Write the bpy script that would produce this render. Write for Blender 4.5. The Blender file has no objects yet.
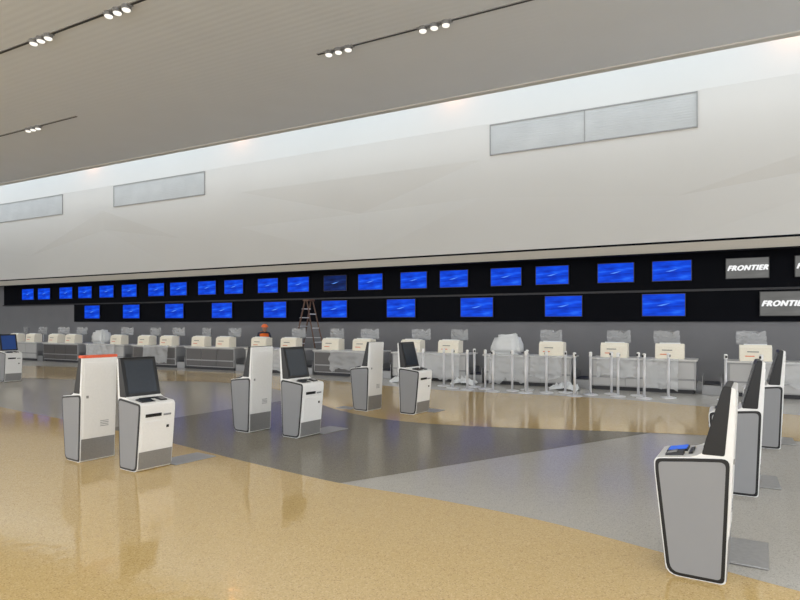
import bpy, bmesh, math, random
from mathutils import Vector, Matrix, noise
random.seed(7)
S=bpy.context.scene
C=S.collection
try: S.view_settings.view_transform='Standard'
except Exception: pass

def lin(c):
    r=[]
    for v in c:
        v/=255.0
        r.append(v/12.92 if v<=.04045 else ((v+.055)/1.055)**2.4)
    return (r[0],r[1],r[2],1)

def mat(name,col,rough=.5,metal=0,noise=None,bump=0,scale=40,coat=0,alpha=1,spec=.5):
    m=bpy.data.materials.new(name); m.use_nodes=True
    n=m.node_tree.nodes; l=m.node_tree.links; b=n['Principled BSDF']
    b.inputs['Roughness'].default_value=rough; b.inputs['Metallic'].default_value=metal
    b.inputs['Coat Weight'].default_value=coat
    b.inputs['Alpha'].default_value=alpha
    b.inputs['Specular IOR Level'].default_value=spec
    tc=n.new('ShaderNodeTexCoord')
    nz=n.new('ShaderNodeTexNoise'); nz.inputs['Scale'].default_value=scale; nz.inputs['Detail'].default_value=4
    l.new(tc.outputs['Object'],nz.inputs['Vector'])
    cr=n.new('ShaderNodeValToRGB')
    c=lin(col); k=noise if noise is not None else .04
    cr.color_ramp.elements[0].position=.3; cr.color_ramp.elements[1].position=.7
    cr.color_ramp.elements[0].color=tuple(max(0,x*(1-k)) for x in c[:3])+(1,)
    cr.color_ramp.elements[1].color=tuple(min(1,x*(1+k)) for x in c[:3])+(1,)
    l.new(nz.outputs['Fac'],cr.inputs['Fac']); l.new(cr.outputs['Color'],b.inputs['Base Color'])
    if bump:
        bp=n.new('ShaderNodeBump'); bp.inputs['Strength'].default_value=bump
        l.new(nz.outputs['Fac'],bp.inputs['Height']); l.new(bp.outputs['Normal'],b.inputs['Normal'])
    return m

def terrazzo(name,c1,c2,c3,spec=.18,r0=.15,r1=.2):
    m=bpy.data.materials.new(name); m.use_nodes=True
    n=m.node_tree.nodes; l=m.node_tree.links; b=n['Principled BSDF']
    b.inputs['Specular IOR Level'].default_value=spec
    tc=n.new('ShaderNodeTexCoord')
    v=n.new('ShaderNodeTexVoronoi'); v.inputs['Scale'].default_value=130
    l.new(tc.outputs['Object'],v.inputs['Vector'])
    sep=n.new('ShaderNodeSeparateColor'); l.new(v.outputs['Color'],sep.inputs['Color'])
    cr=n.new('ShaderNodeValToRGB'); cr.color_ramp.interpolation='CONSTANT'
    e=cr.color_ramp.elements
    e[0].position=0; e[0].color=lin(c1); e[1].position=.7; e[1].color=lin(c2)
    x=e.new(.9); x.color=lin(c3)
    l.new(sep.outputs[0],cr.inputs['Fac'])
    nz=n.new('ShaderNodeTexNoise'); nz.inputs['Scale'].default_value=.7; nz.inputs['Detail'].default_value=5
    l.new(tc.outputs['Object'],nz.inputs['Vector'])
    l.new(cr.outputs['Color'],b.inputs['Base Color'])
    mr=n.new('ShaderNodeMapRange'); mr.inputs[3].default_value=r0; mr.inputs[4].default_value=r1
    l.new(nz.outputs['Fac'],mr.inputs[0]); l.new(mr.outputs[0],b.inputs['Roughness'])
    n2=n.new('ShaderNodeTexNoise'); n2.inputs['Scale'].default_value=7; n2.inputs['Detail'].default_value=2
    l.new(tc.outputs['Object'],n2.inputs['Vector'])
    bp=n.new('ShaderNodeBump'); bp.inputs['Strength'].default_value=.08; bp.inputs['Distance'].default_value=.02
    l.new(n2.outputs['Fac'],bp.inputs['Height']); l.new(bp.outputs['Normal'],b.inputs['Normal'])
    return m

def slatmat(name,col,rough,per,axis=1,depth=.3,k=.06):
    m=mat(name,col,rough,0,k,0,1.2)
    n=m.node_tree.nodes; l=m.node_tree.links; b=n['Principled BSDF']
    tc=n.new('ShaderNodeTexCoord'); sp=n.new('ShaderNodeSeparateXYZ'); l.new(tc.outputs['Object'],sp.inputs[0])
    a=n.new('ShaderNodeMath'); a.operation='MULTIPLY'; a.inputs[1].default_value=2*math.pi/per
    l.new(sp.outputs[axis],a.inputs[0])
    s=n.new('ShaderNodeMath'); s.operation='SINE'; l.new(a.outputs[0],s.inputs[0])
    bp=n.new('ShaderNodeBump'); bp.inputs['Strength'].default_value=depth; bp.inputs['Distance'].default_value=.02
    l.new(s.outputs[0],bp.inputs['Height']); l.new(bp.outputs['Normal'],b.inputs['Normal'])
    return m

def emis(name,col,st=1):
    m=bpy.data.materials.new(name); m.use_nodes=True
    b=m.node_tree.nodes['Principled BSDF']
    b.inputs['Base Color'].default_value=(0.005,0.005,0.005,1); b.inputs['Roughness'].default_value=.5
    b.inputs['Specular IOR Level'].default_value=.1
    b.inputs['Emission Color'].default_value=lin(col); b.inputs['Emission Strength'].default_value=st
    return m

def screenmat(name,ca,cb,cc,st=1.0):
    m=emis(name,ca,st); n=m.node_tree.nodes; l=m.node_tree.links; b=n['Principled BSDF']
    tc=n.new('ShaderNodeTexCoord')
    nz=n.new('ShaderNodeTexNoise'); nz.inputs['Scale'].default_value=2.5; nz.inputs['Detail'].default_value=2
    mp=n.new('ShaderNodeMapping'); mp.inputs['Rotation'].default_value=(0,math.radians(20),0); mp.inputs['Scale'].default_value=(.7,1,2.0)
    l.new(tc.outputs['Generated'],mp.inputs['Vector']); l.new(mp.outputs[0],nz.inputs['Vector'])
    cr=n.new('ShaderNodeValToRGB'); e=cr.color_ramp.elements
    e[0].position=.35; e[0].color=lin(ca); e[1].position=.58; e[1].color=lin(cb)
    x=e.new(.72); x.color=lin(cc)
    l.new(nz.outputs['Fac'],cr.inputs['Fac']); l.new(cr.outputs['Color'],b.inputs['Emission Color'])
    return m

M={}
M['white']=mat('white_powder_coat',(242,242,240),.35,0,.02)
M['panel']=mat('grey_side_laminate',(144,145,147),.55,0,.01,0,5)
M['black']=mat('black_gasket',(14,14,16),.35)
M['steel']=mat('brushed_steel',(150,150,150),.4,.45,.06,.02,60)
M['plate']=mat('steel_floor_plate',(176,176,176),.35,.35,.08,0,30)
M['glass']=mat('dark_screen_glass',(52,58,66),.12)
M['devblue']=emis('emissive_blue',(60,110,225),1)  # emissive blue, set on the reader glass of one kiosk
M['devdim']=emis('touchscreen_dim_blue',(38,62,112),1)
M['orange']=mat('orange_tape',(236,104,70),.6)
M['red']=mat('label_orange',(235,140,90),.6)
M['counter']=mat('counter_grey_metal',(168,168,168),.4,.1,.04,0,4)
M['counter2']=mat('counter_front_panel',(190,189,187),.35,.1,.02,0,3)
M['counterd']=mat('counter_dark_panel',(88,85,84),.35,.1,.03,0,3)
M['dark']=mat('dark_kick',(48,48,52),.5)
M['top']=mat('worktop_solid_surface',(216,214,210),.3)
M['pod']=mat('pod_white',(255,246,228),.45)
M['mon']=mat('monitor_shell',(120,121,124),.4)
M['film']=mat('protective_plastic_film',(230,232,232),.3,0,.02,.12,9)
M['drape']=mat('clear_plastic_sheet',(240,242,243),.2,0,.02,.1,7,0,.38)
M['ceiling']=slatmat('ceiling_slats',(224,228,234),.85,.16,1,.03,.01)
M['wallw']=mat('white_bulkhead_plaster',(212,209,203),.8,0,.02,0,.3)
M['wallg']=mat('grey_back_wall',(132,132,135),.7,0,.05,0,1)
M['blackw']=mat('black_wall_panel',(9,11,18),.8,0,.1,0,1,0,1,.15)
M['beige']=mat('beige_fascia',(184,177,164),.6)
M['vent']=slatmat('clerestory_panel',(190,191,189),.5,.07,2,.12)
M['ventf']=mat('vent_frame',(156,156,154),.5)
M['bulb']=emis('lamp_lens',(255,250,240),1.2)
M['blue']=screenmat('blue_screen',(2,50,186),(6,76,232),(36,108,246),1.0)
M['swoosh']=emis('screen_graphic_blue',(96,156,255),1.0)
M['bluedim']=screenmat('dim_screen',(6,24,70),(10,40,110),(30,60,120),.8)
M['greyscr']=screenmat('grey_logo_screen',(108,108,106),(116,116,114),(124,124,122),.9)
M['txt']=emis('logo_white',(250,250,250),1.0)
M['fiber']=mat('ladder_fibreglass',(104,76,60),.5)
M['alu']=mat('aluminium',(222,222,224),.35,.2)
M['vest']=mat('hi_vis_vest',(255,118,40),.7)
M['shirt']=mat('dark_work_shirt',(52,56,70),.8)
M['skin']=mat('skin',(190,140,112),.6)
M['hat']=mat('hard_hat_orange',(245,120,60),.4)
M['tan']=terrazzo('terrazzo_tan',(212,182,122),(224,197,142),(190,158,102),.5,.07,.11)
M['grey']=terrazzo('terrazzo_grey',(190,187,180),(200,197,190),(170,167,160))
M['mid']=terrazzo('terrazzo_charcoal_sheen',(174,169,156),(184,179,166),(154,149,137),.1)  # charcoal floor with its reflected light painted in as lighter grey
M['char']=terrazzo('terrazzo_charcoal',(136,131,118),(147,142,129),(116,111,100),.08)

def newobj(name,me,m=None,parent=None,loc=None):
    o=bpy.data.objects.new(name,me); C.objects.link(o)
    if m is not None:
        for x in (m if isinstance(m,list) else [m]): me.materials.append(x)
    if loc: o.location=loc
    if parent: o.parent=parent
    return o
def finish(bm,name,m,parent,bev=0,seg=2,smooth=False,loc=None):
    if bev:
        bmesh.ops.bevel(bm,geom=[e for e in bm.edges],offset=bev,segments=seg,affect='EDGES',profile=.5)
    bmesh.ops.recalc_face_normals(bm,faces=bm.faces)
    me=bpy.data.meshes.new(name); bm.to_mesh(me); bm.free()
    if smooth:
        for p in me.polygons: p.use_smooth=True
    return newobj(name,me,m,parent,loc)
def addbox(bm,x0,x1,y0,y1,z0,z1):
    r=bmesh.ops.create_cube(bm,size=1)
    for v in r['verts']:
        v.co=Vector(((x0+x1)/2+v.co.x*(x1-x0),(y0+y1)/2+v.co.y*(y1-y0),(z0+z1)/2+v.co.z*(z1-z0)))
def box(name,x0,x1,y0,y1,z0,z1,m,parent=None,bev=0,seg=2):
    bm=bmesh.new(); addbox(bm,x0,x1,y0,y1,z0,z1)
    return finish(bm,name,m,parent,bev,seg)
def prof(name,pts,a0,a1,m,parent=None,bev=0,axis='y',seg=2):
    bm=bmesh.new()
    if axis=='y': f=lambda p,z,a:(p,a,z)
    else: f=lambda p,z,a:(a,p,z)
    A=[bm.verts.new(f(p,z,a0)) for p,z in pts]; B=[bm.verts.new(f(p,z,a1)) for p,z in pts]
    n=len(pts)
    bm.faces.new(A); bm.faces.new(B[::-1])
    for i in range(n): bm.faces.new((A[i],A[(i+1)%n],B[(i+1)%n],B[i]))
    return finish(bm,name,m,parent,bev,seg)
def rounded(pts,rad,n=4):
    out=[]; N=len(pts)
    for i in range(N):
        r=rad[i] if isinstance(rad,list) else rad
        p=Vector(pts[i]); a=Vector(pts[i-1]); b=Vector(pts[(i+1)%N])
        da=(a-p); db=(b-p); r=min(r,da.length*.48,db.length*.48)
        if r<1e-4: out.append(tuple(p)); continue
        A=p+da.normalized()*r; B=p+db.normalized()*r
        for k in range(n+1):
            t=k/n; out.append(tuple(A*(1-t)**2+p*2*t*(1-t)+B*t*t))
    return out
def offset(pts,d):
    N=len(pts); area_=sum(pts[i][0]*pts[(i+1)%N][1]-pts[(i+1)%N][0]*pts[i][1] for i in range(N))
    s=1 if area_>0 else -1
    out=[]
    for i in range(N):
        p=Vector(pts[i]); a=Vector(pts[i-1]); b=Vector(pts[(i+1)%N])
        e1=(p-a).normalized(); e2=(b-p).normalized()
        n1=Vector((-e1.y,e1.x))*s; n2=Vector((-e2.y,e2.x))*s
        m=(n1+n2); m=m/max(.35,m.dot(n1)) if m.length>1e-6 else n1
        out.append(tuple(p+m*d))
    return out
def addcyl(bm,p0,p1,r0,r1=None,seg=16):
    p0=Vector(p0);p1=Vector(p1); r1=r0 if r1 is None else r1
    d=p1-p0
    q=Vector((0,0,1)).rotation_difference(d.normalized()).to_matrix().to_4x4()
    mt=Matrix.Translation((p0+p1)/2)@q
    bmesh.ops.create_cone(bm,cap_ends=True,segments=seg,radius1=r0,radius2=r1,depth=d.length,matrix=mt)
def cyl(name,p0,p1,r0,m,parent=None,r1=None,seg=20,smooth=False):
    bm=bmesh.new(); addcyl(bm,p0,p1,r0,r1,seg); return finish(bm,name,m,parent,0,2,smooth)
def empty(name,loc=(0,0,0),rz=0,label='',cat='',group=None):
    e=bpy.data.objects.new(name,None); e.empty_display_size=.2; C.objects.link(e)
    e.location=loc; e.rotation_euler=(0,0,rz)
    e['label']=label; e['category']=cat
    if group: e['group']=group
    return e
def clone(root,loc,rz=0,label=None):
    r=root.copy(); C.objects.link(r); r.location=loc; r.rotation_euler=(0,0,rz)
    if label: r['label']=label
    def rec(src,dst):
        for ch in list(src.children):
            c=ch.copy(); C.objects.link(c); c.parent=dst; rec(ch,c)
    rec(root,r)
    return r
def struct(o): o['kind']='structure'; return o

# ---------------- SHELL
XL,XR=-46,14
WY=18.6; FY=17.5
fl=struct(box('floor',XL,XR,-9,WY+.3,-.2,0,M['grey']))
def inlay(pts,m,z):
    bm=bmesh.new(); vs=[bm.verts.new((x,y,z)) for x,y in pts]; f=bm.faces.new(vs)
    bmesh.ops.triangulate(bm,faces=[f],ngon_method='EAR_CLIP')
    for f in bm.faces:
        f.normal_update()
        if f.normal.z<0: f.normal_flip()
    me=bpy.data.meshes.new('terrazzo_inlay'); bm.to_mesh(me); bm.free()
    o=newobj('terrazzo_inlay',me,m,fl); return struct(o)
def smooth(pts,n=6):
    out=[]
    P=[pts[0]]+pts+[pts[-1]]
    for i in range(1,len(P)-2):
        for k in range(n):
            t=k/n; r=[]
            for j in (0,1):
                p0,p1,p2,p3=P[i-1][j],P[i][j],P[i+1][j],P[i+2][j]
                r.append(.5*((2*p1)+(-p0+p2)*t+(2*p0-5*p1+4*p2-p3)*t*t+(-p0+3*p1-3*p2+p3)*t**3))
            out.append(tuple(r))
    out.append(pts[-1]); return out
C1=smooth([(-30,9.8),(-20,7.9),(-12.2,6.6),(-10,6.3),(-7.15,5.85),(-5,5.4),(-3.5,5.13),(-2.4,5.08),(-1.33,4.95),(-.38,4.67),(.43,4.39),(3,3.7),(10,2.2)])
inlay([(-30,11),(-22,11.5),(-12,12.8),(-9,12),(-5.9,10.5),(-4.5,9.5),(-5,5.0),(-7.15,5.2),(-12.2,6.0),(-30,8)],M['mid'],.001)  # left part of the charcoal area, reflection put into the colour
inlay([(-.92,9.62),(-4.14,9.2),(-5.9,9.6),(-8.0,11.2),(-8.4,5.6),(-5,5.1),(-3.5,5.0)],M['char'],.002)
inlay(C1+[(10,-6),(-30,-6)],M['tan'],.003)
outer=smooth([(-32,11),(-24,13.1),(-15,14.5),(-10,14.0),(-6.2,13.3),(-2.3,13.5),(0,13),(3,12.1),(10,9.5)])
inner=smooth([(10,6.5),(3,9.2),(1,9.9),(-.92,9.62),(-4.1,8.8),(-6.2,9.3),(-9,11.2),(-12,12.1),(-17,10.6),(-24,9.6),(-32,9.0)])
inlay(outer+inner,M['tan'],.004)

struct(box('ceiling',XL,XR,-3,14.0,7.3,7.5,M['ceiling']))
struct(box('trim_1',XL,XR,13.9,14.08,7.27,8.0,M['wallw']))
struct(box('sky_block_roof',XL,XR,12.0,18.6,10.0,10.15,M['wallw']))  # unseen roof added above the wall slot to block the sky
struct(box('wall_back',XL,XR,WY,WY+.3,0,4.2,M['wallg']))
struct(box('wall_left',XL-.3,XL,-9,WY+.3,0,7.3,M['wallg']))
struct(box('trim_2',-28.1,XR,WY-.08,WY,1.66,2.5,M['blackw']))
struct(box('trim_3',-34.2,XR,WY-.05,WY,2.56,3.72,M['blackw']))
struct(box('trim_4',-34.2,XR,WY-.12,WY,2.50,2.56,M['dark']))
struct(box('trim_5',XL,XR,FY-.02,FY+.22,3.5,3.74,M['beige'],None,.004))
struct(box('trim_6',XL,XR,FY-.0,FY+.2,3.74,3.80,M['blackw']))
struct(box('trim_7',XL,XR,FY+.2,WY+.3,3.72,3.78,M['blackw']))
struct(box('trim_8',XL,XR,FY-.05,FY+.05,3.47,3.50,M['blackw']))
xs=[XL,-38,-30,-24.5,-19.6,-16.3,-11,-6.5,-1,5,XR]
off=[0,.06,0,.09,0,.02,.17,.03,.02,.17,0]
z2=[5.3,5.6,4.9,5.8,5.1,5.3,5.4,5.5,5.0,5.7,5.3]
bm=bmesh.new()
R0=[bm.verts.new((x,FY,3.80)) for x in xs]
R1=[bm.verts.new((x,FY+o,z)) for x,o,z in zip(xs,off,z2)]
R2=[bm.verts.new((x,FY,6.65)) for x in xs]
R3=[bm.verts.new((x,FY,7.72)) for x in xs]
R4=[bm.verts.new((x,FY+.6,10.0)) for x in xs]
for a,b in ((R0,R1),(R1,R2),(R2,R3),(R3,R4)):
    for i in range(len(xs)-1):
        if i%2: bm.faces.new((a[i],a[i+1],b[i])); bm.faces.new((a[i+1],b[i+1],b[i]))
        else: bm.faces.new((a[i],a[i+1],b[i+1])); bm.faces.new((a[i],b[i+1],b[i]))
struct(finish(bm,'wall_bulkhead',M['wallw'],None))
for i,(x0,x1,mid) in enumerate([(-6.2,-.54,-3.4),(-23.7,-18.2,None),(-33.0,-27.4,None)]):
    w=struct(empty('window_%d'%(i+1),(x0,FY,6.76)))
    for k in ('label','category'): del w[k]
    L=x1-x0; H=.9
    p=box('pane',0,L,-.02,-.004,0,H,M['vent'],w)
    bm=bmesh.new()
    addbox(bm,-.02,L+.02,-.04,0,-.02,.01); addbox(bm,-.02,L+.02,-.04,0,H-.01,H+.02)
    addbox(bm,-.02,.01,-.04,0,0,H); addbox(bm,L-.01,L+.02,-.04,0,0,H)
    if mid: addbox(bm,mid-x0-.012,mid-x0+.012,-.04,0,0,H)
    f=finish(bm,'frame',M['ventf'],w)
    struct(p);struct(f)

# ---------------- DISPLAYS
def display(w,h,m,graphic=True):
    r=empty('flight_display',(0,0,0),0,'wall-mounted flat screen showing a blue image on black panel','screen')
    box('bezel',-w/2-.02,w/2+.02,-.07,-.01,-h/2-.02,h/2+.02,M['black'],r,.006)
    box('screen_panel',-w/2,w/2,-.076,-.068,-h/2,h/2,m,r)
    box('wall_bracket',-w/6,w/6,-.02,.03,-h/4,h/4,M['dark'],r)
    if graphic:
        bm=bmesh.new()
        pts=[(-.16,-.02),(-.02,.015),(.17,.05),(.04,0.0),(-.04,-.02)]
        A=[bm.verts.new((x*w,-.078,z*w)) for x,z in pts]; bm.faces.new(A)
        finish(bm,'screen_graphic',M['swoosh'],r)
    return r
lo=display(1.1,.61,M['blue']); lo['group']='lower row of wall screens'
up=display(.99,.55,M['blue']); up['group']='upper row of wall screens'
LX=[-1.42-2.8*k for k in range(0,10)]
UX=[-1.21,-2.71,-4.57,-6.04,-7.84,-9.34,-11.08,-12.6,-14.3,-15.8,-17.6,-19.1,-20.8,-22.2,-24.0,-25.6,-27.2,-28.7,-30.5,-31.9]
lo.location=(LX[0],WY-.08,2.13)
for x in LX[1:]: clone(lo,(x,WY-.08,2.13))
up.location=(UX[0],WY-.05,3.09)
for x in UX[1:]:
    c=clone(up,(x,WY-.05,3.09))
    if x==-12.6:
        c['label']='wall-mounted flat screen with a dark dimmed image'
        for ch in c.children:
            if ch.name.startswith('screen_panel'):
                ch.data=ch.data.copy(); ch.data.materials[0]=M['bluedim']
def letters(s,size,m,parent,loc,shear=.35):
    cu=bpy.data.curves.new('t','FONT'); cu.body=s; cu.size=size; cu.shear=shear; cu.offset=0
    cu.align_x='CENTER'; cu.align_y='CENTER'; cu.extrude=.0008; cu.space_character=1.14
    o=bpy.data.objects.new('t',cu); C.objects.link(o); bpy.context.view_layer.update()
    me=bpy.data.meshes.new_from_object(o.evaluated_get(bpy.context.evaluated_depsgraph_get()))
    bpy.data.objects.remove(o)
    bm=bmesh.new(); bm.from_mesh(me)
    src=bm.verts[:]+bm.edges[:]+bm.faces[:]
    for i,(dx,dy) in enumerate(((-.015,0),(.015,0),(0,.009),(0,-.009),(-.008,.005),(.008,-.005))):
        d=bmesh.ops.duplicate(bm,geom=src)
        vs=[g for g in d['geom'] if isinstance(g,bmesh.types.BMVert)]
        bmesh.ops.translate(bm,verts=vs,vec=(dx*size/.18,dy*size/.18,.0004*(i+1)))
    for v in bm.verts: v.co.x*=1.06; v.co.y*=1.08
    me2=bpy.data.meshes.new('lettering'); bm.to_mesh(me2); bm.free()
    t=newobj('lettering',me2,m,parent,loc); t.rotation_euler=(math.pi/2,0,0); return t
for (x,z,w,h,y,ts) in [(.63,3.09,.98,.53,WY-.05,.172),(2.2,3.09,.98,.53,WY-.05,.172),(1.46,2.13,1.06,.62,WY-.08,.186)]:
    d=display(w,h,M['greyscr'],False); d.location=(x,y,z)
    d['label']='wall-mounted flat screen with white airline lettering on grey'
    d['group']='logo screens'
    letters('FRONTIER',ts,M['txt'],d,(0,-.079,.0),.35)

# ---------------- KIOSK (local +x = user side)
def make_kiosk():
    k=empty('check_in_kiosk',(0,0,0),0,'white self-service check-in kiosk with grey side panels','kiosk','self-service kiosks')
    W=.21
    base=[(-.165,.0),(.175,.0),(.25,.68),(.25,.755),(-.05,.79),(-.18,1.235),(-.222,1.235)]
    rad=[.02,.06,.08,.03,.09,.015,.015]
    prof('body',rounded(base,rad),-W,W,M['white'],k,.004,'y',1)
    low=[(-.165,.0),(.175,.0),(.25,.68),(.25,.755),(.03,.780),(-.197,.80)]
    rl=[.03,.07,.09,.05,.0,.05]
    for s in (-1,1):
        prof('side_gasket',rounded(offset(low,.007),rl),s*W,s*(W+.006),M['black'],k)
        prof('side_panel',rounded(offset(low,.028),[r*.8 for r in rl]),s*W,s*(W+.010),M['panel'],k)
    fx=lambda z:.175+z*(.075/.68)
    prof('kick_panel',[(fx(.03)-.02,.03),(fx(.03)+.004,.03),(fx(.22)+.004,.22),(fx(.22)-.02,.22)],-W+.008,W-.008,M['steel'],k)
    rx=lambda z:-.165-.057*z/1.235
    prof('rear_kick_panel',[(rx(.02)+.02,.02),(rx(.02)-.004,.02),(rx(.27)-.004,.27),(rx(.27)+.02,.27)],-W+.008,W-.008,M['steel'],k)
    bx=lambda n,z0,z1,y0,y1,m,t=.006: prof(n,[(fx(z0)-.02,z0),(fx(z0)+t,z0),(fx(z1)+t,z1),(fx(z1)-.02,z1)],y0,y1,m,k,.001)
    bx('front_door',.25,.55,-.18,.18,M['white'],.006)
    bx('door_lock',.46,.49,.11,.14,M['black'],.011)
    bx('receipt_slot',.60,.635,-.15,.04,M['black'],.009)
    bx('status_strip',.60,.62,.07,.16,M['panel'],.009)
    prof('screen_bezel',rounded([(-.16,.805),(-.03,.805),(-.152,1.243),(-.198,1.243)],.012,2),-W-.004,W+.004,M['black'],k,.002,'y',1)
    def sp(t,n):
        x0,z0=-.03,.805; x1,z1=-.152,1.243
        dx,dz=x1-x0,z1-z0; L=math.hypot(dx,dz); nx,nz=dz/L,-dx/L
        return (x0+dx*t+nx*n,z0+dz*t+nz*n)
    prof('touchscreen',[sp(.09,-.004),sp(.09,.003),sp(.92,.003),sp(.92,-.004)],-.175,.175,M['glass'],k)
    dz=lambda x:.784+(x)*(-.033/.25)
    def dev(n,x0,x1,y0,y1,h,m): return prof(n,[(x0,dz(x0)-.01),(x1,dz(x1)-.01),(x1,dz(x1)+h*.6),(x0,dz(x0)+h)],y0,y1,m,k,.003)
    dev('passport_reader',.07,.20,-.165,.0,.016,M['black'])
    dev('reader_glass',.078,.192,-.155,-.01,.020,M['glass'])
    dev('card_terminal',.08,.19,.07,.15,.028,M['dark'])
    dev('keypad',.12,.18,.082,.138,.034,M['steel'])
    dev('boarding_pass_printer',.03,.055,-.10,.10,.016,M['black'])
    prof('rear_door',[(rx(.30)+.01,.30),(rx(.30)-.005,.30),(rx(1.17)-.005,1.17),(rx(1.17)+.01,1.17)],-.185,.185,M['white'],k,.002)
    prof('rear_lock',[(rx(.75)+.01,.75),(rx(.75)-.012,.75),(rx(.78)-.012,.78),(rx(.78)+.01,.78)],.13,.155,M['steel'],k)
    bm=bmesh.new()
    for i in range(4):
        z=.40+i*.02; x=rx(z)-.005
        addbox(bm,x-.002,x+.004,-.12,-.02,z,z+.007)
    finish(bm,'rear_vent',M['panel'],k)
    return k
K=make_kiosk()
used=[False]; plates=[]
ROT=math.radians(-7); R2_=math.radians(-3)
def kiosk(x0,y0,face,label,plate=None,tape=False,rot=ROT,blue=None,bm_='devblue',sc=1.0):
    rz=(0 if face>0 else math.pi)+rot
    if used[0]: k=clone(K,(x0,y0,.004),rz)
    else: k=K; used[0]=True
    k.location=(x0,y0,.004); k.rotation_euler=(0,0,rz); k['label']=label
    plates.append((k,plate,tape,blue,rz,rot,bm_,sc))
A='white kiosk seen from its tall back, with grey side panel'
B='white kiosk with dark touchscreen and card terminal on its deck'
kiosk(-.125,4.48,-1,'white kiosk with black-edged grey side and blue reader glass',(.0,.40,.2,.76),rot=R2_,blue='reader_glass')
kiosk(.15,6.75,-1,'white kiosk with grey side panel, second in its row',(.0,.38,.2,.75),rot=0,sc=1.03)
kiosk(.52,9.35,-1,'white kiosk with grey side panel, last in its row',(.0,.38,.2,.75),rot=0,sc=1.03)
kiosk(-6.74,4.65,-1,'white kiosk seen from its back with orange strip on top',None,True)
kiosk(-5.76,4.65,1,B,(-.15,.22,.24,.8),sc=1.0)
kiosk(-6.30,7.02,-1,A,sc=1.03)
kiosk(-5.38,7.02,1,B,(-.15,.22,.24,.8),sc=1.03)
kiosk(-5.86,9.68,-1,A,(-.62,-.25,-.2,.05),sc=1.03)
kiosk(-4.90,9.72,1,B,(-.1,.3,.22,.6),sc=1.03)
kiosk(-17.4,9.6,1,'white kiosk with dim blue touchscreen standing apart from the others',blue='touchscreen',bm_='devdim',sc=1.05)
kiosk(-18.2,9.5,-1,A,sc=1.05)
for k,pl,tape,blue,rz,rot,bmn,sc_ in plates:
    k.scale=(1,1,sc_)
    if pl:
        p=box('floor_plate',pl[0],pl[1],pl[2],pl[3],.0,.008,M['plate'],None,.003)
        p.parent=k
        for v in p.data.vertices: v.co=Matrix.Rotation(-rz+rot,3,'Z')@v.co
    if tape: box('orange_cover_strip',-.228,-.14,-.216,.216,1.222,1.254,M['orange'],k,.006)
    if blue:
        for ch in k.children:
            if ch.name.startswith(blue): ch.data=ch.data.copy(); ch.data.materials[0]=M[bmn]

# ---------------- COUNTERS
def counter(fm):
    r=empty('check_in_counter',(0,0,0),0,'long grey metal-fronted check-in counter with pale worktop','counter','row of check-in counters')
    w=1.15
    box('body',-w,w,.05,.75,.09,.745,M['counter'],r,.006)
    box('kick_plate',-w+.04,w-.04,.1,.7,0,.09,M['dark'],r)
    box('worktop',-w-.03,w+.03,0,.82,.745,.785,M['top'],r,.006)
    for i in range(3):
        a=-w+.03+i*(2*w-.06)/3
        box('front_panel',a+.01,a+(2*w-.06)/3-.01,.035,.06,.12,.71,fm,r,.004)
    box('bumper_rail',-w,w,.02,.05,.30,.34,M['steel'],r,.004)
    return r
def pod():
    r=empty('counter_printer_cabinet',(0,0,0),0,'white boxy ticket printer housing on the check-in counter','printer','white printer housings')
    prof('housing',[(0,0),(.36,0),(.36,.34),(.1,.36),(.02,.3)],-.31,.31,M['pod'],r,.012,'x')
    prof('top_lid',[(.1,.355),(.35,.337),(.35,.36),(.12,.38)],-.22,.22,M['white'],r,.004,'x')
    box('paper_slot',-.16,.06,-.004,.03,.2,.215,M['counterd'],r)
    box('label_strip',-.2,-.02,-.006,.03,.1,.12,M['red'],r)
    return r
def monitor():
    r=empty('desk_monitor',(0,0,0),0,'agent monitor in protective film, back turned to the hall','monitor','agent monitors')
    box('base',-.13,.13,-.05,.1,0,.015,M['mon'],r,.004)
    cyl('stand_pole',(0,.02,.01),(0,.02,.46),.02,M['alu'],r)
    box('shell',-.26,.26,0,.045,.32,.60,M['mon'],r,.008)
    box('display_panel',-.24,.24,.04,.05,.34,.58,M['glass'],r)
    bm=bmesh.new(); n=12
    g=[[bm.verts.new((-.30+.60*i/n+.03*noise.noise(Vector((i*.6,j*.6,3))),-.008-.03*abs(noise.noise(Vector((i*.7,j*.9,2)))),.36+.29*j/n+.07*noise.noise(Vector((i*.5,j*.5,7))))) for j in range(n+1)] for i in range(n+1)]
    for i in range(n):
        for j in range(n): bm.faces.new((g[i][j],g[i+1][j],g[i+1][j+1],g[i][j+1]))
    finish(bm,'protective_film',M['drape'],r,0,2,True)
    return r
def bagged():
    r=empty('plastic_wrapped_equipment',(0,0,0),0,'bulky equipment wrapped in crumpled translucent white plastic','wrapped equipment','plastic wrapped equipment')
    bm=bmesh.new(); addbox(bm,-.42,.42,0,.4,0,.54)
    bmesh.ops.bevel(bm,geom=bm.edges[:],offset=.08,segments=2,affect='EDGES')
    bmesh.ops.triangulate(bm,faces=bm.faces[:])
    bmesh.ops.subdivide_edges(bm,edges=bm.edges[:],cuts=3,use_grid_fill=True)
    for v in bm.verts:
        n=noise.noise(v.co*9)*.03+noise.noise(v.co*3)*.05
        t=v.co.z/.54
        c=Vector((v.co.x*(1-.3*t*t),v.co.y,v.co.z))
        d=Vector((v.co.x,v.co.y-.2,0))
        if v.co.z>.02: c+=d.normalized()*n+Vector((0,0,n*.8))
        v.co=c
    finish(bm,'plastic_wrap',M['film'],r,0,2,True)
    cyl('tie_band',(0,.2,.30),(0,.2,.33),.02,M['white'],r)
    return r
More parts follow.
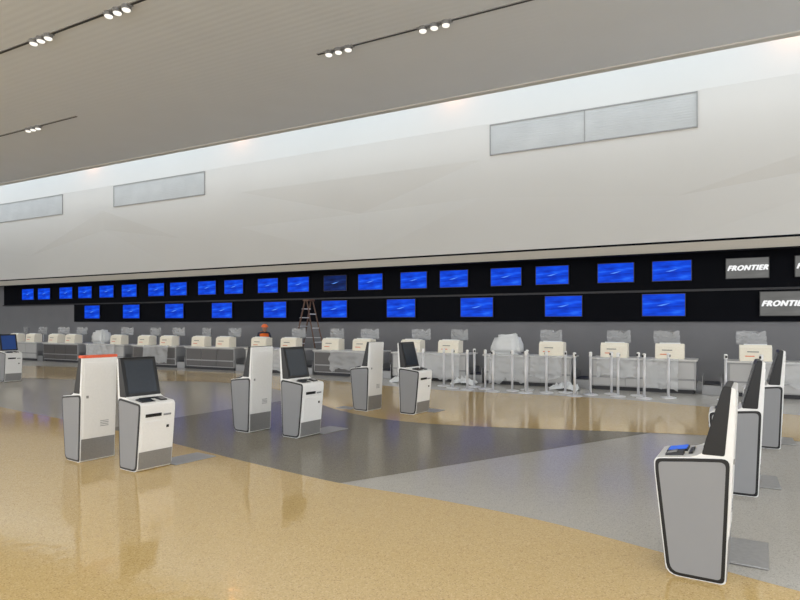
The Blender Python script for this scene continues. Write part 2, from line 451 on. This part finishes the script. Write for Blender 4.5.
def drape(x,w,seed,drop):
    r=empty('plastic_dust_sheet',(x,15.2,0),0,'crumpled clear plastic dust sheet draped over the counter front','plastic sheet','plastic dust sheets')
    bm=bmesh.new(); nx,nz=20,16; g=[]
    for i in range(nx+1):
        row=[]
        for j in range(nz+1):
            u=i/nx-.5; s=j/nz*(.05+drop)
            p=Vector((u*w,seed,s*2))
            n=noise.noise(p*3.2); n2=noise.noise(p*7+Vector((3,1,seed)))
            if s<.05: y=.03-s; z=.79+abs(n2)*.02
            else: y=-.035-abs(n)*.06-.03*abs(math.sin(u*w*7+n*2))-s*.08; z=.79-(s-.05)
            if j==nz: z+=.12*n2
            row.append(bm.verts.new((u*w*(1+.05*n),y,max(.02,z))))
        g.append(row)
    for i in range(nx):
        for j in range(nz): bm.faces.new((g[i][j],g[i+1][j],g[i+1][j+1],g[i][j+1]))
    finish(bm,'sheet',M['drape'],r,0,2,True)
def heap(x,y,w,d,h,seed):
    r=empty('loose_plastic_wrap',(x,y,0),0,'loose crumpled heap of clear plastic lying on the floor','plastic sheet','loose plastic heaps')
    bm=bmesh.new(); n=22; g=[]
    for i in range(n+1):
        row=[]
        for j in range(n+1):
            u=i/n*2-1; v=j/n*2-1; q=max(0,1-(u*u+v*v)*.6)
            p=Vector((u*2.2,v*2.2,seed))
            z=q*h*(.35+.9*abs(noise.noise(p*1.4))+.3*abs(noise.noise(p*4)))
            k=1+.2*noise.noise(p)
            row.append(bm.verts.new((u*w/2*k,v*d/2*k,z if q>.01 else .003)))
        g.append(row)
    for i in range(n):
        for j in range(n): bm.faces.new((g[i][j],g[i+1][j],g[i+1][j+1],g[i][j+1]))
    lo_=min(v.co.z for v in bm.verts)
    for v in bm.verts: v.co.z-=lo_
    finish(bm,'crumpled_sheet',M['film'],r,0,2,True)
cn=counter(M['counter2']); cd=counter(M['counterd']); pd=pod(); mo=monitor(); bg=bagged()
cd['label']='check-in counter with dark brown-grey front panels and pale worktop'
CX=[1.3]+[-1.64-2.8*k for k in range(0,10)]
first=dict(c=1,d=1,p=1,m=1,b=1)
def place(root,key,loc,rz=0):
    if first[key]: first[key]=0; root.location=loc; root.rotation_euler=(0,0,rz); return root
    return clone(root,loc,rz)
wrapped={(2,0),(8,0)}
for i,x in enumerate(CX):
    if i in (4,6,7,9): place(cd,'d',(x,15.2,0))
    else: place(cn,'c',(x,15.2,0))
    for j,s in enumerate((-1,1)):
        px=x+s*.6
        if (i,j) in wrapped:
            place(bg,'b',(px,15.34,.786),random.uniform(-.05,.05))
        else:
            place(pd,'p',(px+random.uniform(-.05,.05),15.27,.786),0)
            if (i,j)!=(5,0): place(mo,'m',(px+random.uniform(-.12,.12),15.82,.786),random.uniform(-.25,.25))
for x,w,sd,dr in [(-4.9,1.0,1,.7),(-3.9,.8,2.3,.55),(-7.2,1.9,3.1,.68),(-9.7,1.6,4.2,.6),(-2.2,.9,5.5,.45),(-12.5,1.6,6.1,.7),(-18.2,1.3,7.7,.6),(-21.3,1.6,8.4,.6),(1.2,1.2,10.4,.5),(-1.2,.7,11.4,.66)]:
    drape(x,w,sd,dr)
heap(-7.5,14.6,1.0,.5,.30,1.3); heap(-3.35,14.78,.7,.4,.22,4.1); heap(-6.0,14.85,.7,.35,.25,6.7)
def scale():
    r=empty('baggage_scale',(0,0,0),0,'low stainless steel baggage scale between counters','baggage scale','baggage scales')
    box('base_box',-.18,.18,0,.8,0,.22,M['steel'],r,.006)
    box('weighing_platform',-.16,.16,.02,.78,.225,.25,M['dark'],r,.004)
    box('side_guard',-.195,-.18,0,.8,0,.42,M['steel'],r)
    box('side_guard',.18,.195,0,.8,0,.42,M['steel'],r)
    return r
sc=scale()
for i in range(len(CX)-1):
    x=(CX[i]+CX[i+1])/2
    if i==0: sc.location=(x,15.25,0)
    else: clone(sc,(x,15.25,0))

# ---------------- STANCHIONS
def stanchion():
    r=empty('queue_stanchion',(0,0,0),0,'silver retractable-belt queue post with round base','queue post','queue posts')
    bm=bmesh.new(); addcyl(bm,(0,0,0),(0,0,.012),.165,.165,32); addcyl(bm,(0,0,.012),(0,0,.03),.16,.06,32)
    finish(bm,'base',M['alu'],r)
    cyl('pole',(0,0,.02),(0,0,.88),.028,M['alu'],r,smooth=True)
    bm=bmesh.new(); addcyl(bm,(0,0,.87),(0,0,.96),.036,.036,20); addcyl(bm,(0,0,.96),(0,0,.975),.036,.02,20)
    finish(bm,'belt_head',M['white'],r)
    box('belt_clip',.03,.042,-.02,.02,.89,.94,M['dark'],r)
    return r
st=stanchion()
SP=[(-5.9,13.85),(-5.5,14.3),(-5.1,14.0),(-4.76,13.6),(-4.4,13.95),(-4.0,13.7),(-3.58,13.95),(-3.2,14.2),(-2.86,13.6),(-2.6,14.05),(-2.2,14.4),(-2.0,14.0),(-1.62,14.35),(-1.45,13.9),(-1.0,14.3),(.1,14.4),(-6.3,14.2),(-6.75,13.9),(.75,14.5),(-4.15,14.35),(-7.1,14.15),(-5.45,13.7)]
for i,(x,y) in enumerate(SP):
    if i==0: st.location=(x,y,0)
    else: clone(st,(x,y,0),random.uniform(0,6))

# ---------------- STEP LADDER
ld=empty('step_ladder',(-12.5,16.75,0),0,'open fibreglass A-frame step ladder behind the counters','ladder')
LW=.62
for s in (-1,1):
    bm=bmesh.new(); y=s*.24
    a=Vector((-LW,y*1.15,0)); b=Vector((-.04,y*.7,2.4)); addcyl(bm,a,b,.035,.03,4); finish(bm,'front_rail',M['fiber'],ld)
    bm=bmesh.new(); addcyl(bm,(LW,y*1.15,0),(.04,y*.7,2.38),.03,.026,4); finish(bm,'rear_rail',M['fiber'],ld)
for i in range(7):
    t=(i+1)/8; x=-LW+(LW-.04)*t; w=.24*(1.15-.45*t)
    box('step',x-.05,x+.05,-w,w,2.4*t-.015,2.4*t+.015,M['alu'],ld)
for i in range(4):
    t=(i+1)/5; x=LW-(LW-.04)*t; w=.24*(1.15-.45*t)
    box('rear_brace',x-.012,x+.012,-w,w,2.4*t-.02,2.4*t+.02,M['alu'],ld)
box('top_cap',-.12,.12,-.19,.19,2.37,2.43,M['fiber'],ld,.01)
box('spreader_bar',-.35,.35,.2,.215,1.1,1.12,M['alu'],ld)

# ---------------- WORKER
wk=empty('person',(-14.3,16.45,0),math.radians(-35),'worker in orange high-visibility vest and orange hard hat, bending forward','person')
wk.scale=(.95,.95,.95)
def skin(name,verts,edges,rad,m,parent,sub=2):
    me=bpy.data.meshes.new(name); me.from_pydata(verts,edges,[]); o=newobj(name,me,m,parent)
    md=o.modifiers.new('s','SKIN'); md.use_smooth_shade=True
    for i,r in enumerate(rad):
        sv=me.skin_vertices[0].data[i]; sv.radius=(r,r) if not isinstance(r,tuple) else r
    me.skin_vertices[0].data[0].use_root=True
    o.modifiers.new('u','SUBSURF').levels=sub; o.modifiers['u'].render_levels=sub
    return o
V=[(0,0,.88),(.06,0,1.08),(.18,0,1.28),(.24,0,1.36),(.28,0,1.42),(.30,0,1.50),
   (.02,.1,.84),(.06,.11,.46),(-.02,.11,.07),(.12,.12,.03),
   (.02,-.1,.84),(.10,-.11,.46),(.02,-.11,.07),(.16,-.12,.03),
   (.19,.19,1.30),(.30,.24,1.06),(.50,.17,.98),(.58,.14,.97),
   (.19,-.19,1.30),(.32,-.24,1.06),(.52,-.17,.98),(.60,-.14,.97)]
E=[(0,1),(1,2),(2,3),(3,4),(4,5),(0,6),(6,7),(7,8),(8,9),(0,10),(10,11),(11,12),(12,13),(2,14),(14,15),(15,16),(16,17),(2,18),(18,19),(19,20),(20,21)]
Rr=[.13,.13,.15,.07,.055,.06,.095,.07,.05,.045,.095,.07,.05,.045,.065,.05,.038,.03,.065,.05,.038,.03]
skin('body',V,E,Rr,M['shirt'],wk)
bm=bmesh.new(); bmesh.ops.create_uvsphere(bm,u_segments=20,v_segments=14,radius=.1)
for v in bm.verts:
    v.co.z*=1.2; v.co.y*=.82
    if v.co.z<0: v.co.x*=.95; v.co.y*=.9
    if abs(v.co.y)<.02 and v.co.x>.08 and abs(v.co.z)<.04: v.co.x+=.02
    v.co+=Vector((.32,0,1.49))
finish(bm,'head',M['skin'],wk,0,2,True)
for s in (-1,1):
    bm=bmesh.new(); bmesh.ops.create_uvsphere(bm,u_segments=8,v_segments=6,radius=.01,matrix=Matrix.Translation((.405,s*.032,1.50))); finish(bm,'eye',M['black'],wk,0,2,True)
    bm=bmesh.new(); bmesh.ops.create_uvsphere(bm,u_segments=8,v_segments=6,radius=.022,matrix=Matrix.Translation((.31,s*.085,1.49))@Matrix.Diagonal((.7,.4,1.3,1))); finish(bm,'ear',M['skin'],wk,0,2,True)
    hx=.585 if s>0 else .605; hy=s*.135
    vv=[(hx,hy,.965),(hx+.05,hy,.96),(hx+.08,hy,.955)]; ee=[(0,1),(1,2)]; rr=[(.03,.018),(.038,.016),(.036,.014)]
    skin('palm',vv,ee,rr,M['skin'],wk,1)
    for f in range(4):
        yy=hy+(f-1.5)*.02; ln=[.05,.06,.064,.052][f]
        skin('finger',[(hx+.08,yy,.957),(hx+.08+ln*.6,yy,.95),(hx+.08+ln,yy,.93)],[(0,1),(1,2)],[.009,.0085,.007],M['skin'],wk,1)
    skin('thumb',[(hx+.03,hy-s*.03,.955),(hx+.06,hy-s*.06,.945),(hx+.085,hy-s*.065,.935)],[(0,1),(1,2)],[.012,.011,.009],M['skin'],wk,1)
skin('vest',[(-.01,0,.86),(.06,0,1.06),(.17,0,1.27),(.21,0,1.37)],[(0,1),(1,2),(2,3)],[(.17,.17),(.185,.185),(.24,.24),(.17,.17)],M['vest'],wk)
bm=bmesh.new(); bmesh.ops.create_uvsphere(bm,u_segments=24,v_segments=12,radius=.125)
bmesh.ops.delete(bm,geom=[v for v in bm.verts if v.co.z<-.005],context='VERTS')
addcyl(bm,(.03,0,0),(.03,0,.012),.15,.14,24)
for v in bm.verts: v.co+=Vector((.31,0,1.545))
finish(bm,'hard_hat',M['hat'],wk,0,2,True)

# ---------------- CEILING LIGHTS
def cluster():
    r=empty('ceiling_spotlight_cluster',(0,0,0),0,'row of three round bright spotlights recessed in a ceiling slot','ceiling light','ceiling spotlights')
    box('housing',-.36,.36,-.06,.06,-.02,.0,M['panel'],r,.004)
    for x in (-.24,0,.24):
        bm=bmesh.new(); addcyl(bm,(x,0,-.07),(x,0,-.0),.085,.085,20); finish(bm,'lamp_collar',M['steel'],r)
        bm=bmesh.new(); bmesh.ops.create_uvsphere(bm,u_segments=16,v_segments=8,radius=.075,matrix=Matrix.Translation((x,0,-.075))@Matrix.Diagonal((1,1,.5,1))); finish(bm,'lamp_lens',M['bulb'],r,0,2,True)
    return r
cl=cluster()
CP=[(-11.9,7.15),(-9.6,7.15),(-6.97,10.35),(-4.79,10.35),(-17.6,10.35)]
for i,(x,y) in enumerate(CP):
    if i==0: cl.location=(x,y,7.3)
    else: clone(cl,(x,y,7.3))
for (x0,x1,y) in [(-22,-4,7.15),(-7.5,3,10.35),(-22,-15.6,10.35)]:
    t=empty('ceiling_light_track',((x0+x1)/2,y,7.3),0,'thin dark recessed lighting slot in the ceiling','light track','ceiling tracks')
    L=(x1-x0)/2
    box('slot_channel',-L,L,-.03,.03,-.012,0,M['dark'],t)
    box('slot_flange',-L,L,-.045,-.03,-.016,0,M['ventf'],t)

# ---------------- LIGHT
def area(name,loc,rot,sx,sy,e,col):
    l=bpy.data.lights.new(name,'AREA'); l.shape='RECTANGLE'; l.size=sx; l.size_y=sy; l.energy=e; l.color=col
    o=bpy.data.objects.new(name,l); C.objects.link(o); o.location=loc; o.rotation_euler=rot; return o
area('cove_daylight_lamp',((XL+XR)/2,15.6,9.75),(math.radians(60),0,0),58,.4,560,(.62,.81,1))  # added area lamp, stands in for skylight falling down the slot
for x in (1.6,-7.5,-16.5,-25.5,-34.5):
    l=bpy.data.lights.new('warm_cove_lamp','POINT'); l.energy=7; l.color=(1,.42,.14); l.shadow_soft_size=.12
    o=bpy.data.objects.new('warm_cove_lamp',l); C.objects.link(o); o.location=(x,17.3,8.95)
w=bpy.data.worlds.new('World'); S.world=w; w.use_nodes=True
bg_=w.node_tree.nodes['Background']; bg_.inputs[0].default_value=(.965,.98,1,1); bg_.inputs[1].default_value=2.2
# ---------------- CAMERA
cam=bpy.data.cameras.new('Camera'); co=bpy.data.objects.new('Camera',cam); C.objects.link(co)
cam.sensor_width=36; cam.lens=27; cam.shift_y=.0275; cam.clip_end=300
co.location=(0,0,1.65); co.rotation_euler=(math.pi/2,0,math.radians(28.1)); S.camera=co
